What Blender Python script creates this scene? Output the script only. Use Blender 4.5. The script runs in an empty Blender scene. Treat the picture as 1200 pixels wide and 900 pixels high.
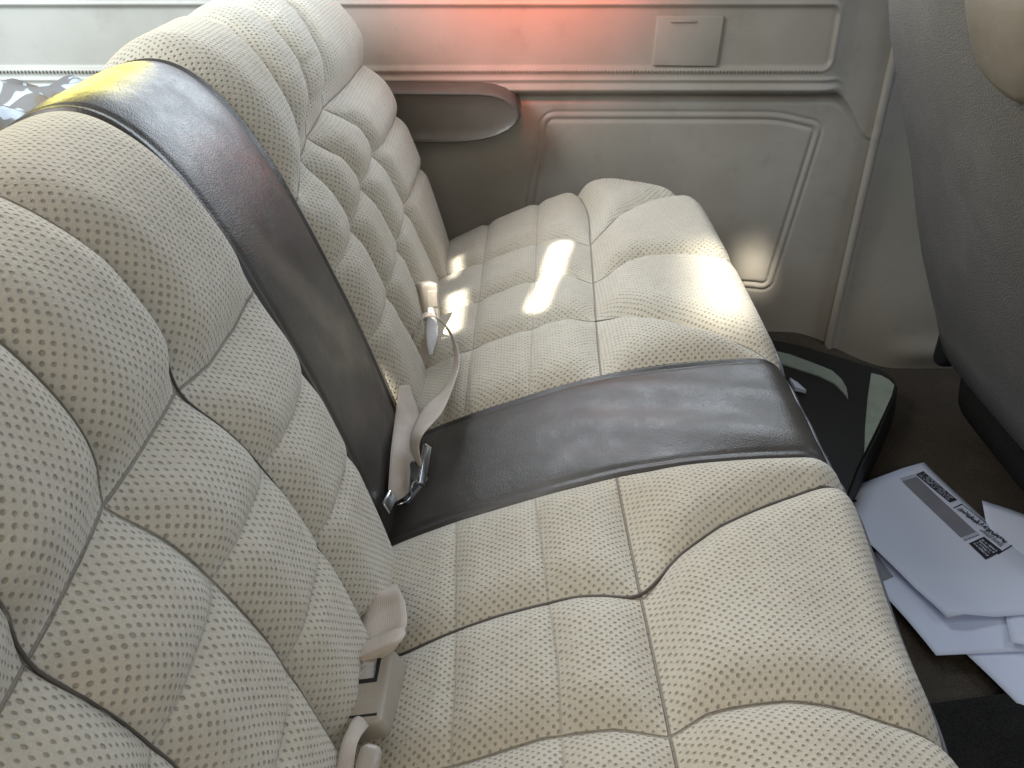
import bpy, bmesh, math, random
import numpy as np
from mathutils import Vector, Matrix
R = math.radians
random.seed(4); rng = np.random.default_rng(7)

# ------------------------------------------------------------------ camera
scene = bpy.context.scene
COL = scene.collection
FPX, PITCH, CZ = 1040.0, math.atan(622/1040.0), 0.83      # focal length in photo pixels, tilt down, height above floor
cd = bpy.data.cameras.new('camera'); cam = bpy.data.objects.new('camera', cd); COL.objects.link(cam)
cam.location = (0, 0, CZ); cam.rotation_euler = (math.pi/2-PITCH, 0, 0)
cd.sensor_width = 36; cd.lens = 36*FPX/1200; cd.shift_x = -4/1200; cd.clip_start = .02; cd.clip_end = 60
scene.camera = cam
scene.render.resolution_x, scene.render.resolution_y = 1024, 768

# ------------------------------------------------------------------ world, lamps, exposure
w = bpy.data.worlds.new('World'); scene.world = w; w.use_nodes = True
bg = w.node_tree.nodes['Background']; bg.inputs[0].default_value = (.80, .86, 1, 1); bg.inputs[1].default_value = .12
scene.view_settings.view_transform = 'Standard'; scene.view_settings.look = 'None'
scene.view_settings.exposure = -0.12; scene.view_settings.gamma = 1
def area(name, loc, target, sx, sy, power, col, spread=math.pi):
    l = bpy.data.lights.new(name, 'AREA'); l.shape = 'RECTANGLE'; l.size = sx; l.size_y = sy
    l.energy = power; l.color = col; l.spread = spread
    o = bpy.data.objects.new(name, l); COL.objects.link(o); o.location = loc
    o.rotation_euler = (Vector(target)-Vector(loc)).to_track_quat('-Z', 'Y').to_euler()
    return o
area('far_side_window_light', (.08, 1.62, 1.02), (.05, .55, .38), 1.3, .46, 14.5, (.82, .91, 1))
area('rear_window_light', (-1.05, .55, 1.2), (-.78, 1.46, .52), .8, .5, 10.5, (.72, .88, 1), R(95))
area('rear_roof_light', (-.9, .75, 1.5), (-.1, .75, .5), .9, .5, 13, (1, .95, .86))
area('near_door_light', (.05, -.75, 1.35), (0, .6, .4), 1.1, .6, 8.3, (1, .90, .75))
area('windscreen_light', (1.75, .75, 1.30), (.1, .8, .45), 1.2, .6, 8.5, (.74, .85, 1))
area('yellow_glow_light', (-.75, 1.72, .86), (-.3, .8, .66), .5, .16, 6.0, (1, .88, .20))
def beam(name, target, dirn, sx, sy, power, col=(1, .93, .80), dist=1.2, turn=0.0, spread=1.2):
    """a narrow patch of sunlight: a lamp whose rectangle lies along the car's own axes"""
    t = Vector(target); d = Vector(dirn).normalized(); o = area(name, t-d*dist, t, sx, sy, power, col, R(spread))
    z = -d; y = Vector((math.sin(R(turn)), math.cos(R(turn)), 0)); y = (y-z*y.dot(z)).normalized(); x = y.cross(z)
    o.rotation_euler = Matrix((x, y, z)).transposed().to_euler(); return o

# ------------------------------------------------------------------ pixel helpers (a pixel is a direction; a plane gives the distance)
_c, _s = math.cos(PITCH), math.sin(PITCH)
def ray(u, v):
    a = (u-604)/FPX; b = (450-v)/FPX
    return Vector((a, _c+b*_s, -_s+b*_c))
def at_y(u, v, Y): d = ray(u, v); d = d*(Y/d.y); return Vector((d.x, Y, d.z+CZ))
def at_z(u, v, Z): d = ray(u, v); d = d*((Z-CZ)/d.z); return Vector((d.x, d.y, Z))
def at_x(u, v, X): d = ray(u, v); d = d*(X/d.x); return Vector((X, d.y, d.z+CZ))

red = bpy.data.lights.new('red_veil_light', 'SPOT'); red.energy = 150; red.color = (1, .13, .035); red.spot_size = R(38); red.spot_blend = 1; red.shadow_soft_size = .1  # added spot that imitates a red veil over the lens
ro = bpy.data.objects.new('red_veil_light', red); COL.objects.link(ro); ro.location = (-.02, .75, 1.15)
ro.rotation_euler = (Vector((-.0, 1.46, .815))-ro.location).to_track_quat('-Z', 'Y').to_euler()

SUN = (.22, .50, -.84)
beam('sun_patch_light', at_z(640, 308, .39), SUN, .024, .16, .10, turn=13)
beam('sun_patch_light', at_z(848, 342, .38), SUN, .05, .17, .10, turn=6, spread=5)
beam('sun_patch_light', at_z(530, 362, .33), SUN, .025, .10, .045)
beam('sun_patch_light', at_z(528, 300, .34), SUN, .012, .07, .012)
beam('sun_patch_light', at_y(882, 313, 1.46), SUN, .055, .030, .026, spread=3)
beam('sun_patch_light', at_x(446, 457, -.14), SUN, .015, .03, .008)

# ------------------------------------------------------------------ materials
class NT:
    def __init__(s, name):
        s.m = bpy.data.materials.new(name); s.m.use_nodes = True; s.t = s.m.node_tree; s.n = s.t.nodes
        s.p = s.n['Principled BSDF']; s.out = s.n['Material Output']
    def link(s, a, b): s.t.links.new(a, b)
    def node(s, typ, **kw):
        n = s.n.new(typ)
        for k, v in kw.items(): setattr(n, k, v)
        return n
    def put(s, sock, v):
        if isinstance(v, (int, float)): sock.default_value = v
        elif isinstance(v, tuple): sock.default_value = v if len(v) == len(sock.default_value) else (*v, 1)
        else: s.link(v, sock)
    def math(s, op, a, b=0.0, c=None):
        n = s.node('ShaderNodeMath', operation=op); s.put(n.inputs[0], a); s.put(n.inputs[1], b)
        if c is not None: s.put(n.inputs[2], c)
        return n.outputs[0]
    def ramp(s, x, a, b, lo=0.0, hi=1.0, smooth=True):
        n = s.node('ShaderNodeMapRange'); n.interpolation_type = 'SMOOTHSTEP' if smooth else 'LINEAR'
        s.put(n.inputs[0], x)
        for i, v in enumerate((a, b, lo, hi)): n.inputs[i+1].default_value = v
        return n.outputs[0]
    def noise(s, scale, detail=3, vec=None, rough=.55, dist=0):
        n = s.node('ShaderNodeTexNoise'); n.inputs['Scale'].default_value = scale; n.inputs['Detail'].default_value = detail
        n.inputs['Roughness'].default_value = rough; n.inputs['Distortion'].default_value = dist
        if vec is not None: s.link(vec, n.inputs['Vector'])
        return n.outputs['Fac']
    def mix(s, f, a, b):
        n = s.node('ShaderNodeMix', data_type='RGBA'); s.put(n.inputs[0], f); s.put(n.inputs[6], a); s.put(n.inputs[7], b); return n.outputs[2]
    def obj(s): return s.node('ShaderNodeTexCoord').outputs['Object']
    def uv(s): return s.node('ShaderNodeTexCoord').outputs['UV']
    def geo(s): return s.node('ShaderNodeNewGeometry').outputs['Position']
    def bump(s, h, dist, strength=1.0, prev=None):
        n = s.node('ShaderNodeBump'); n.inputs['Distance'].default_value = dist; n.inputs['Strength'].default_value = strength
        s.link(h, n.inputs['Height'])
        if prev is not None: s.link(prev, n.inputs['Normal'])
        return n.outputs[0]
    def set(s, **kw):
        for k, v in kw.items(): s.put(s.p.inputs[k.replace('_', ' ')], v)
        return s.m

def make_fabric():
    M = NT('perforated_fabric'); sep = M.node('ShaderNodeSeparateXYZ'); M.link(M.uv(), sep.inputs[0])
    pos = M.geo()
    wob = M.noise(9, 2, pos)
    x = M.math('ADD', sep.outputs[0], M.math('MULTIPLY', M.math('SUBTRACT', wob, .5), .006)); y = sep.outputs[1]
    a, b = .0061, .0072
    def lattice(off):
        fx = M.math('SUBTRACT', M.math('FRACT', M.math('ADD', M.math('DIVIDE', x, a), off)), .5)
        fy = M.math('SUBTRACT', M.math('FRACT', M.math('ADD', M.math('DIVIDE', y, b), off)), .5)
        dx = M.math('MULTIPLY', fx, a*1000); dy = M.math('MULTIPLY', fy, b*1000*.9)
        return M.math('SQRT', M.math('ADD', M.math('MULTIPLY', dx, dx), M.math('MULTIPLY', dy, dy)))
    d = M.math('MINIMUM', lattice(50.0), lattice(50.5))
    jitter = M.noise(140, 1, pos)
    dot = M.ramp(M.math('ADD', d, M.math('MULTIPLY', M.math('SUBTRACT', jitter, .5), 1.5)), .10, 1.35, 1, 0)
    big = M.noise(5, 4, pos); mid = M.noise(26, 3, pos); fine = M.noise(900, 2, pos)
    base = M.mix(M.ramp(big, .35, .68), (.525, .488, .400), (.58, .556, .475))
    base = M.mix(M.math('MULTIPLY', M.ramp(mid, .56, .78), .25), base, (.45, .38, .30))
    base = M.mix(M.ramp(fine, .3, .7, 0, .22), base, (.40, .36, .30))
    nap = M.noise(330, 3, pos); base = M.mix(M.ramp(nap, .35, .7, 0, .20), base, (.42, .37, .30))
    col = M.mix(M.math('MULTIPLY', dot, .66), base, (.25, .21, .16))  # perforation dots: shade inside the dimples is mixed into the colour
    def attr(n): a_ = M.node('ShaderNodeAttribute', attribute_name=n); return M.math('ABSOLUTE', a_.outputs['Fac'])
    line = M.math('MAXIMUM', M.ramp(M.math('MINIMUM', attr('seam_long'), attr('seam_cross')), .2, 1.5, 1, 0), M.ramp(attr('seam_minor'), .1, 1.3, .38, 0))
    col = M.mix(M.math('MULTIPLY', line, .62), col, (.13, .105, .082))  # stitch line and crease shade, both painted into the fabric colour
    h = M.math('ADD', M.math('MULTIPLY', M.math('MAXIMUM', dot, M.math('MULTIPLY', line, 1.3)), -1), M.math('ADD', M.math('MULTIPLY', fine, .35), M.math('MULTIPLY', nap, .45)))
    nb = M.bump(h, .0013, 1.0)
    nb = M.bump(M.noise(38, 3, pos), .004, .35, nb)
    return M.set(Base_Color=col, Roughness=.88, Normal=nb, Sheen_Weight=.25, Sheen_Roughness=.5, Specular_IOR_Level=.25)
def make_vinyl(name, c1, c2, rough, grain=420, gd=.00022, spec=.5):
    M = NT(name); pos = M.geo()
    col = M.mix(M.ramp(M.noise(11, 4, pos), .35, .7), c1, c2)
    v = M.node('ShaderNodeTexVoronoi', feature='DISTANCE_TO_EDGE'); v.inputs['Scale'].default_value = grain; M.link(pos, v.inputs['Vector'])
    h = M.math('ADD', M.ramp(v.outputs['Distance'], 0, .25), M.math('MULTIPLY', M.noise(grain*.5, 3, pos), .6))
    nb = M.bump(h, gd, .38); nb = M.bump(M.noise(22, 3, pos), .006, .16, nb)
    return M.set(Base_Color=col, Roughness=M.ramp(M.noise(30, 3, pos), .3, .7, rough-.05, rough+.08), Normal=nb, Specular_IOR_Level=spec)
def make_plastic(name, c1, c2, rough=.5, grime=(.20, .175, .14), amt=.4, gscale=6, bump=.0005):
    M = NT(name); pos = M.geo()
    col = M.mix(M.ramp(M.noise(gscale, 4, pos), .35, .7), c1, c2)
    col = M.mix(M.math('MULTIPLY', M.ramp(M.noise(gscale*3.3, 5, pos, .65), .52, .8), amt), col, grime)
    nb = M.bump(M.noise(600, 2, pos), bump, .5)
    return M.set(Base_Color=col, Roughness=rough, Normal=nb)
def make_carpet(name, c1, c2):
    M = NT(name); pos = M.geo()
    col = M.mix(M.ramp(M.noise(700, 3, pos), .3, .7), c1, c2)
    col = M.mix(M.math('MULTIPLY', M.ramp(M.noise(12, 4, pos), .45, .75), .28), col, tuple(min(1, k*1.4) for k in c2))
    nb = M.bump(M.noise(520, 4, pos), .004, 1.0)
    return M.set(Base_Color=col, Roughness=.95, Normal=nb, Specular_IOR_Level=.1)
def make_webbing():
    M = NT('belt_webbing'); sep = M.node('ShaderNodeSeparateXYZ'); M.link(M.uv(), sep.inputs[0]); pos = M.geo()
    wv = M.math('SINE', M.math('MULTIPLY', sep.outputs[0], 2*math.pi/.0023))
    tw = M.math('SINE', M.math('MULTIPLY', M.math('ADD', sep.outputs[1], sep.outputs[0]), 2*math.pi/.0015))
    h = M.math('ADD', wv, M.math('MULTIPLY', tw, .5))
    col = M.mix(M.ramp(M.noise(30, 3, pos), .35, .7), (.47, .40, .335), (.55, .485, .415))
    col = M.mix(M.ramp(wv, -1, -.2, .12, 0), col, (.25, .20, .16))
    return M.set(Base_Color=col, Roughness=.55, Normal=M.bump(h, .0002, .6), Sheen_Weight=.3)
def make_plain(name, col, rough=.5, metal=0.0, **kw):
    M = NT(name); pos = M.geo()
    c = M.mix(M.ramp(M.noise(40, 3, pos), .3, .7), col, tuple(k*.85 for k in col))
    return M.set(Base_Color=c, Roughness=rough, Metallic=metal, **kw)
def make_cloth():
    M = NT('patterned_cloth'); pos = M.geo()
    n = M.noise(16, 3, pos, .5, .6); n2 = M.noise(23, 2, pos, .5, .4)
    c = M.mix(M.ramp(n, .46, .50), (.34, .38, .43), (.13, .12, .115)); c = M.mix(M.ramp(n2, .56, .59), c, (.13, .10, .075))
    return M.set(Base_Color=c, Roughness=.8, Normal=M.bump(M.noise(60, 3, pos), .004, .5))
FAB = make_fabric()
VIN = make_vinyl('dark_vinyl', (.045, .041, .037), (.058, .052, .046), .36)
VIN2 = make_vinyl('brown_vinyl', (.105, .092, .078), (.13, .115, .098), .40, 300)
WALL = make_plastic('trim_plastic', (.315, .290, .248), (.37, .345, .302), .5)
WALL2 = make_plastic('forward_trim_plastic', (.32, .29, .235), (.365, .335, .28), .55)
CARP = make_carpet('brown_carpet', (.05, .042, .034), (.11, .094, .076))
MATM = make_carpet('black_mat', (.012, .012, .012), (.035, .034, .033))
GREY = make_carpet('grey_seat_cloth', (.145, .142, .140), (.205, .202, .198))
GREYP = make_vinyl('grey_seat_vinyl', (.125, .11, .093), (.155, .138, .118), .5, 500)
WEB = make_webbing()
BUCK = make_plastic('buckle_plastic', (.36, .325, .278), (.41, .375, .325), .33, amt=.3, gscale=20)
CHROME = make_plain('chrome', (.75, .75, .75), .16, 1.0)
DMETAL = make_plain('dark_metal', (.08, .075, .07), .35, .7)
BLACKP = make_plain('black_plastic', (.012, .012, .013), .5)
PIPE = make_plain('dark_piping', (.085, .072, .062), .6)
EDGEP = make_plain('grey_piping', (.16, .165, .18), .35)
PALEG = make_plain('pale_green_patch', (.30, .36, .31), .75)
CASE = make_plain('black_case', (.010, .010, .011), .6)
PAPER = NT('white_paper').set(Base_Color=(.64, .71, .87), Roughness=.75)  # white sheets with the blue of the skylight put into their colour
INK = make_plain('black_ink', (.03, .03, .045), .6)
INKG = make_plain('grey_ink', (.22, .23, .27), .6)
CLOTH = make_cloth()
TAG = make_plain('clear_tag', (.72, .75, .80), .12)
THREAD = make_plain('pale_thread', (.30, .275, .235), .7)

# ------------------------------------------------------------------ object helpers
def link(o, parent=None):
    COL.objects.link(o); o.parent = parent; return o
def tag(o, label=None, cat=None, group=None, kind=None):
    if label: o['label'] = label
    if cat: o['category'] = cat
    if group: o['group'] = group
    if kind: o['kind'] = kind
    return o
def empty(name, loc, label, cat, group=None):
    o = bpy.data.objects.new(name, None); COL.objects.link(o); o.location = loc; o.empty_display_size = .05
    return tag(o, label, cat, group)
def mesh_obj(name, verts, faces, mat, parent=None, uv=None, normals=None, smooth=True, attrs=None):
    me = bpy.data.meshes.new(name)
    if isinstance(faces, np.ndarray):
        nv, nf = len(verts), len(faces)
        me.vertices.add(nv); me.vertices.foreach_set('co', np.asarray(verts, np.float32).ravel())
        me.loops.add(nf*4); me.loops.foreach_set('vertex_index', faces.astype(np.int32).ravel())
        me.polygons.add(nf); me.polygons.foreach_set('loop_start', np.arange(0, nf*4, 4, dtype=np.int32))
        me.update(calc_edges=True)
    else:
        me.from_pydata([tuple(v) for v in verts], [], faces)
    me.validate()
    if uv is not None:
        L = me.uv_layers.new(name='UVMap'); idx = np.empty(len(me.loops), np.int32); me.loops.foreach_get('vertex_index', idx)
        L.data.foreach_set('uv', np.asarray(uv, np.float32)[idx].ravel())
    for k_, v_ in (attrs or {}).items():
        me.attributes.new(k_, 'FLOAT', 'POINT').data.foreach_set('value', np.asarray(v_, np.float32))
    me.polygons.foreach_set('use_smooth', np.full(len(me.polygons), smooth))
    if normals is not None: me.normals_split_custom_set_from_vertices([tuple(n) for n in normals])
    me.materials.append(mat); me.update()
    o = bpy.data.objects.new(name, me); link(o, parent)
    if parent is not None:
        base = parent.matrix_basis.translation.copy(); q = parent.parent
        while q is not None: base += q.matrix_basis.translation; q = q.parent
        me.transform(Matrix.Translation(-base))
    return o
def bm_obj(name, bm, mat, parent=None, smooth=True, angle=None):
    me = bpy.data.meshes.new(name); bm.normal_update(); bm.to_mesh(me); bm.free()
    for p in me.polygons: p.use_smooth = smooth
    if smooth and angle: me.set_sharp_from_angle(angle=R(angle))
    me.materials.append(mat); o = bpy.data.objects.new(name, me); link(o, parent)
    if parent is not None:
        base = parent.matrix_basis.translation.copy(); q = parent.parent
        while q is not None: base += q.matrix_basis.translation; q = q.parent
        me.transform(Matrix.Translation(-base))
    return o
def tube(name, pts, r, mat, parent=None, n=8):
    P = [Vector(p) for p in pts]; V = []; F = []
    for i, p in enumerate(P):
        t = (P[min(i+1, len(P)-1)]-P[max(i-1, 0)]).normalized()
        a = t.orthogonal().normalized() if i == 0 else (pa-t*pa.dot(t)).normalized()
        pa = a; b = t.cross(a)
        for k in range(n): V.append(p+(a*math.cos(2*math.pi*k/n)+b*math.sin(2*math.pi*k/n))*r)
    for i in range(len(P)-1):
        for k in range(n): F.append((i*n+k, i*n+(k+1) % n, (i+1)*n+(k+1) % n, (i+1)*n+k))
    F.append(tuple(range(n))[::-1]); F.append(tuple((len(P)-1)*n+k for k in range(n)))
    return mesh_obj(name, V, F, mat, parent)
def spline(P, m=6):
    P = [np.array(p, float) for p in P]; out = []
    for i in range(len(P)-1):
        p0 = P[max(i-1, 0)]; p1 = P[i]; p2 = P[i+1]; p3 = P[min(i+2, len(P)-1)]
        for k in range(m):
            t = k/m
            out.append(.5*((2*p1)+(-p0+p2)*t+(2*p0-5*p1+4*p2-p3)*t*t+(-p0+3*p1-3*p2+p3)*t**3))
    out.append(P[-1]); return np.array(out)
def ribbon(name, e1, e2, mat, parent=None, thick=.0016, m=7, nw=7, bow=0.0):
    """a strap between two edge lines, with thickness and rounded edges"""
    A = spline(e1, m); B = spline(e2, m); n = len(A)
    T = np.gradient((A+B)/2, axis=0); T /= np.linalg.norm(T, axis=1)[:, None]
    W = B-A; wl = np.linalg.norm(W, axis=1); N = np.cross(T, W); N /= np.linalg.norm(N, axis=1)[:, None]
    s = np.r_[0, np.cumsum(np.linalg.norm(np.diff((A+B)/2, axis=0), axis=1))]
    V = []; UV = []; ring = 2*nw
    for i in range(n):
        prof = [(j/(nw-1), 1) for j in range(nw)]+[(1-j/(nw-1), -1) for j in range(nw)]
        for f, sg in prof:
            e = thick*(.35+.65*min(1, min(f, 1-f)*nw))
            V.append(A[i]+W[i]*f+N[i]*(sg*e/2+bow*math.sin(math.pi*f))); UV.append((f*.047, s[i]))
    F = []
    for i in range(n-1):
        for k in range(ring): F.append((i*ring+k, i*ring+(k+1) % ring, (i+1)*ring+(k+1) % ring, (i+1)*ring+k))
    F.append(tuple(range(ring))[::-1]); F.append(tuple((n-1)*ring+k for k in range(ring)))
    return mesh_obj(name, V, F, mat, parent, uv=UV)
def frame_mat(o, x, z):
    z = Vector(z).normalized(); x = Vector(x); x = (x-z*x.dot(z)).normalized(); y = z.cross(x)
    return Matrix(((x.x, y.x, z.x, o[0]), (x.y, y.y, z.y, o[1]), (x.z, y.z, z.z, o[2]), (0, 0, 0, 1)))
def box(name, M, lo, hi, mat, parent=None, bev=.002, seg=3, taper=None):
    bm = bmesh.new(); bmesh.ops.create_cube(bm, size=1)
    for v in bm.verts:
        v.co = Vector([lo[i]+(v.co[i]+.5)*(hi[i]-lo[i]) for i in range(3)])
        if taper and v.co.z > (lo[2]+hi[2])/2:
            c = [(lo[i]+hi[i])/2 for i in range(2)]; v.co.x = c[0]+(v.co.x-c[0])*taper; v.co.y = c[1]+(v.co.y-c[1])*taper
    if bev: bmesh.ops.bevel(bm, geom=bm.edges[:], offset=bev, segments=seg, profile=.5, affect='EDGES')
    bm.transform(M); return bm_obj(name, bm, mat, parent, True, 40)

def arclen(P): return np.r_[0, np.cumsum(np.hypot(*np.diff(P, axis=0).T))]
def resample(P, n=600, sm=9):
    P = np.asarray(P, float); d = arclen(P); t = np.linspace(0, d[-1], n); Q = np.c_[np.interp(t, d, P[:, 0]), np.interp(t, d, P[:, 1])]
    k = np.ones(2*sm+1)/(2*sm+1)
    for a in (0, 1):
        for _ in range(2):
            Qp = np.r_[2*Q[0, a]-Q[sm:0:-1, a], Q[:, a], 2*Q[-1, a]-Q[-2:-sm-2:-1, a]]; Q[:, a] = np.convolve(Qp, k, 'valid')
    return t, Q
def grid_normals(P):
    du = np.gradient(P, axis=0); dv = np.gradient(P, axis=1); n = np.cross(du, dv); l = np.linalg.norm(n, axis=2, keepdims=True); return n/np.maximum(l, 1e-12)
def grid_parts(P, UV, lab, flip, att=None):
    """split a grid into one mesh per face label; yields (label, verts, faces, uv, normals)"""
    n, m = P.shape[:2]; idx = np.arange(n*m).reshape(n, m)
    q = np.stack([idx[:-1, :-1], idx[1:, :-1], idx[1:, 1:], idx[:-1, 1:]], -1)
    N = grid_normals(P)
    if flip: q = q[..., ::-1]; N = -N
    N = N.reshape(-1, 3); V = P.reshape(-1, 3); U = UV.reshape(-1, 2)
    for L in np.unique(lab):
        f = q[lab == L].reshape(-1, 4); u, inv = np.unique(f, return_inverse=True)
        yield (L, V[u], inv.reshape(-1, 4), U[u], N[u]) if att is None else (L, V[u], inv.reshape(-1, 4), U[u], N[u], {k: a.reshape(-1)[u] for k, a in att.items()})

# ------------------------------------------------------------------ setting: floor
def ss(x, a, b): t = np.clip((x-a)/(b-a), 0, 1); return t*t*(3-2*t)
xs = np.linspace(-.45, 1.9, 150); ys = np.linspace(-.25, 1.62, 130); X, Y = np.meshgrid(xs, ys, indexing='ij')
Z = .07*ss(Y, 1.385, 1.45)*ss(-X, -.72, -.50)+.004*np.sin(X*9+1)*np.sin(Y*7)-.003
fl = None
for L, V, F, U, N in grid_parts(np.stack([X, Y, Z], -1), np.stack([X, Y], -1), np.zeros((149, 129), int), True):
    fl = mesh_obj('floor', V, F[:, ::-1], CARP, None, U)
tag(fl, kind='structure')
bm = bmesh.new(); bmesh.ops.create_cube(bm, size=1)
for v in bm.verts: v.co = Vector((-.98+v.co.x*1.06, .66+v.co.y*1.84, .425+v.co.z*.03))
cf = bm_obj('cargo_floor', bm, CARP, None, False); tag(cf, kind='structure')
mt = mesh_obj('rubber_mat', *(lambda a: ([Vector(p) for p in a]+[Vector((p[0], p[1], .0)) for p in a], [(0, 1, 2, 3), (0, 4, 5, 1), (1, 5, 6, 2), (2, 6, 7, 3), (3, 7, 4, 0)]))(
    [(.33, .648, .012), (.33, .02, .012), (1.0, .02, .012), (1.0, .755, .012)]), MATM, None, smooth=False)
tag(mt, 'black textured floor mat beside the papers in the footwell', 'floor mat')

# ------------------------------------------------------------------ rear bench seat
YC, SH, WM = .7055, .0875, .572           # centre of the bench, half width of the vinyl strip, width of each fabric half
bench = empty('rear_bench_seat', (.05, YC, 0.0), 'cream perforated fabric rear bench seat with dark vinyl centre strips', 'car seat')
CT, CQ = resample([(-.2, .24), (-.12, .284), (-.096, .297), (-.05, .318), (.03, .348), (.094, .368), (.15, .379), (.2, .384), (.25, .386), (.32, .385)], 600, 14)
def c_z(x): return np.interp(x, CQ[:, 0], CQ[:, 1])
def c_t(x): return np.interp(x, CQ[:, 0], CT)
RF, XF = .034, .2785
def pil(d, Rm, p=2.2): return np.clip(1-d/Rm, 0, 1)**p
# seam lines on the cushion, (t, w)
CURV = {('c', -1): ([(0, .146), (.134, .144), (.175, .137), (.21, .134), (.27, .135), (.307, .141), (.322, .145), (.332, .135), (.342, .122), (.353, .112), (.37, .100), (.387, .087), (.416, .071), (.443, .057), (.468, .045), (.49, .036), (.6, .01)],
                  [(0, .258), (.19, .256), (.24, .252), (.287, .256), (.323, .264), (.348, .256), (.40, .255), (.44, .259), (.48, .268), (.6, .28)],
                  [(0, .395), (.25, .395), (.30, .384), (.324, .374), (.345, .388), (.371, .418), (.40, .444), (.43, .464), (.46, .480), (.6, .50)]),
        ('c', 1): ([(0, .133), (.096, .133), (.2, .138), (.29, .137), (.318, .127), (.33, .124), (.351, .112), (.368, .099), (.395, .084), (.415, .068), (.445, .046), (.463, .029), (.478, .012), (.5, -.012), (.6, -.06)],
                 [(0, .261), (.17, .260), (.22, .266), (.26, .263), (.285, .256), (.305, .245), (.324, .226), (.342, .232), (.365, .246), (.39, .254), (.44, .251), (.49, .235), (.6, .21)],
                 [(0, .40), (.096, .397), (.17, .389), (.25, .390), (.285, .381), (.308, .369), (.329, .347), (.345, .373), (.37, .409), (.398, .439), (.424, .458), (.456, .473), (.5, .485), (.6, .49)]),
        ('b', -1): ([(-.5, .156), (.12, .154), (.15, .150), (.18, .145), (.24, .146), (.268, .156), (.29, .151), (.31, .147), (.346, .137), (.39, .131), (.455, .125), (.6, .123)],
                  [(-.5, .252), (.21, .255), (.25, .257), (.268, .268), (.285, .263), (.30, .259), (.343, .249), (.40, .240), (.5, .238), (.6, .238)],
                  [(-.5, .37), (.2, .36), (.255, .355), (.275, .361), (.31, .358), (.365, .35), (.6, .35)]),
        ('b', 1): ([(-.5, .20), (.054, .19), (.084, .166), (.107, .148), (.13, .135), (.18, .110), (.21, .098), (.242, .084), (.26, .086), (.30, .089), (.35, .098), (.41, .103), (.44, .108), (.47, .121), (.51, .134), (.6, .14)],
                 [(-.5, .31), (.077, .288), (.105, .253), (.13, .231), (.18, .205), (.212, .176), (.238, .136), (.253, .150), (.271, .168), (.317, .188), (.35, .203), (.40, .212), (.48, .221), (.6, .225)],
                 [(-.5, .40), (.113, .378), (.134, .352), (.158, .326), (.177, .305), (.195, .287), (.215, .265), (.234, .238), (.25, .264), (.27, .282), (.30, .290), (.336, .304), (.39, .316), (.433, .327), (.47, .343), (.5, .353), (.6, .36)])}
CROSS = {('c', -1): [[(0, .166), (.2, .178), (.6, .180)], [(0, .240), (.2, .253), (.6, .256)], [(0, .315), (.1, .318), (.25, .323), (.6, .335)]],
         ('c', 1): [[(0, .164), (.25, .172), (.6, .178)], [(0, .238), (.2, .247), (.6, .263)], [(0, .316), (.13, .321), (.35, .331), (.6, .344)]],
         ('b', -1): [[(0, .274), (.055, .279), (.11, .277), (.157, .268), (.27, .267), (.36, .276), (.6, .276)], [(0, .349), (.07, .352), (.137, .346), (.25, .343), (.35, .349), (.6, .349)], [(0, .431), (.127, .422), (.24, .426), (.3, .433), (.6, .433)]],
         ('b', 1): [[(0, .265), (.032, .260), (.081, .246), (.131, .239), (.233, .233), (.27, .234), (.326, .237), (.40, .240), (.6, .243)], [(0, .340), (.065, .334), (.13, .325), (.187, .317), (.29, .312), (.365, .320), (.6, .327)], [(0, .421), (.074, .417), (.155, .410), (.256, .400), (.316, .394), (.41, .401), (.6, .413)]]}
CURV = {k: [np.array(c) for c in v] for k, v in CURV.items()}; CROSS = {k: [np.array(c) for c in v] for k, v in CROSS.items()}
def seams(kind, side, t, w):
    """signed distances to the lengthwise seams, to the cross seams, and which panel each point lies in"""
    f = [np.interp(t, c[:, 0], c[:, 1]) for c in CURV[kind, side]]
    sl = [(np.interp(t+.003, c[:, 0], c[:, 1])-np.interp(t-.003, c[:, 0], c[:, 1]))/.006 for c in CURV[kind, side]]
    D = [(w-g)/np.sqrt(1+s*s) for g, s in zip(f, sl)]
    tl = [np.interp(w, c[:, 0], c[:, 1]) for c in CROSS[kind, side]]
    E = [t-g for g in tl]
    row = sum((d > 0).astype(int) for d in D); colm = sum((e > 0).astype(int) for e in E)
    return D, E, row*4+colm
def nearest(L):
    A = np.stack(L); k = np.argmin(np.abs(A), 0)[None]; return np.take_along_axis(A, k, 0)[0]*1000
def cushion_field(t, w, side):
    D, E, lab = seams('c', side, t, w); F = np.ones_like(t)
    for d in D: F *= 1-pil(np.abs(d), .036)
    F *= 1-.45*pil(np.abs(E[0]), .018); F *= 1-.45*pil(np.abs(E[1]), .018); F *= 1-.95*pil(np.abs(E[2]), .038)
    F *= 1-pil(w, .040)
    front = ss(t, .31, .37)
    h = (.0140+.0045*front)*F-.007*np.exp(-(E[2]/.026)**2)*(1-np.exp(-w/.03))*(1-.6*pil(WM-w, .1))
    h += .006*np.sin(np.clip(w/WM, 0, 1)*math.pi)
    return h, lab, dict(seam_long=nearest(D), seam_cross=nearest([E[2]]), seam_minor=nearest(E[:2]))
def roll_axis(lo, hi, r, step, nroll, skirt):
    """positions and drops along an axis that ends in a rounded edge and a straight skirt"""
    a = np.linspace(lo, hi-r, int((hi-r-lo)/step)+1); ph = np.linspace(0, math.pi/2, nroll+1)[1:]
    sk = np.array(skirt)
    return (np.r_[a, hi-r+r*np.sin(ph), np.full(len(sk), hi)], np.r_[a*0, r*(1-np.cos(ph)), r+sk])
xa, xdrop = roll_axis(-.165, XF, RF, .0019, 12, [.01, .03, .10, .22])
wa, wdrop = roll_axis(0, WM, .036, .0019, 12, [.01, .04, .12, .20])
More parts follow.
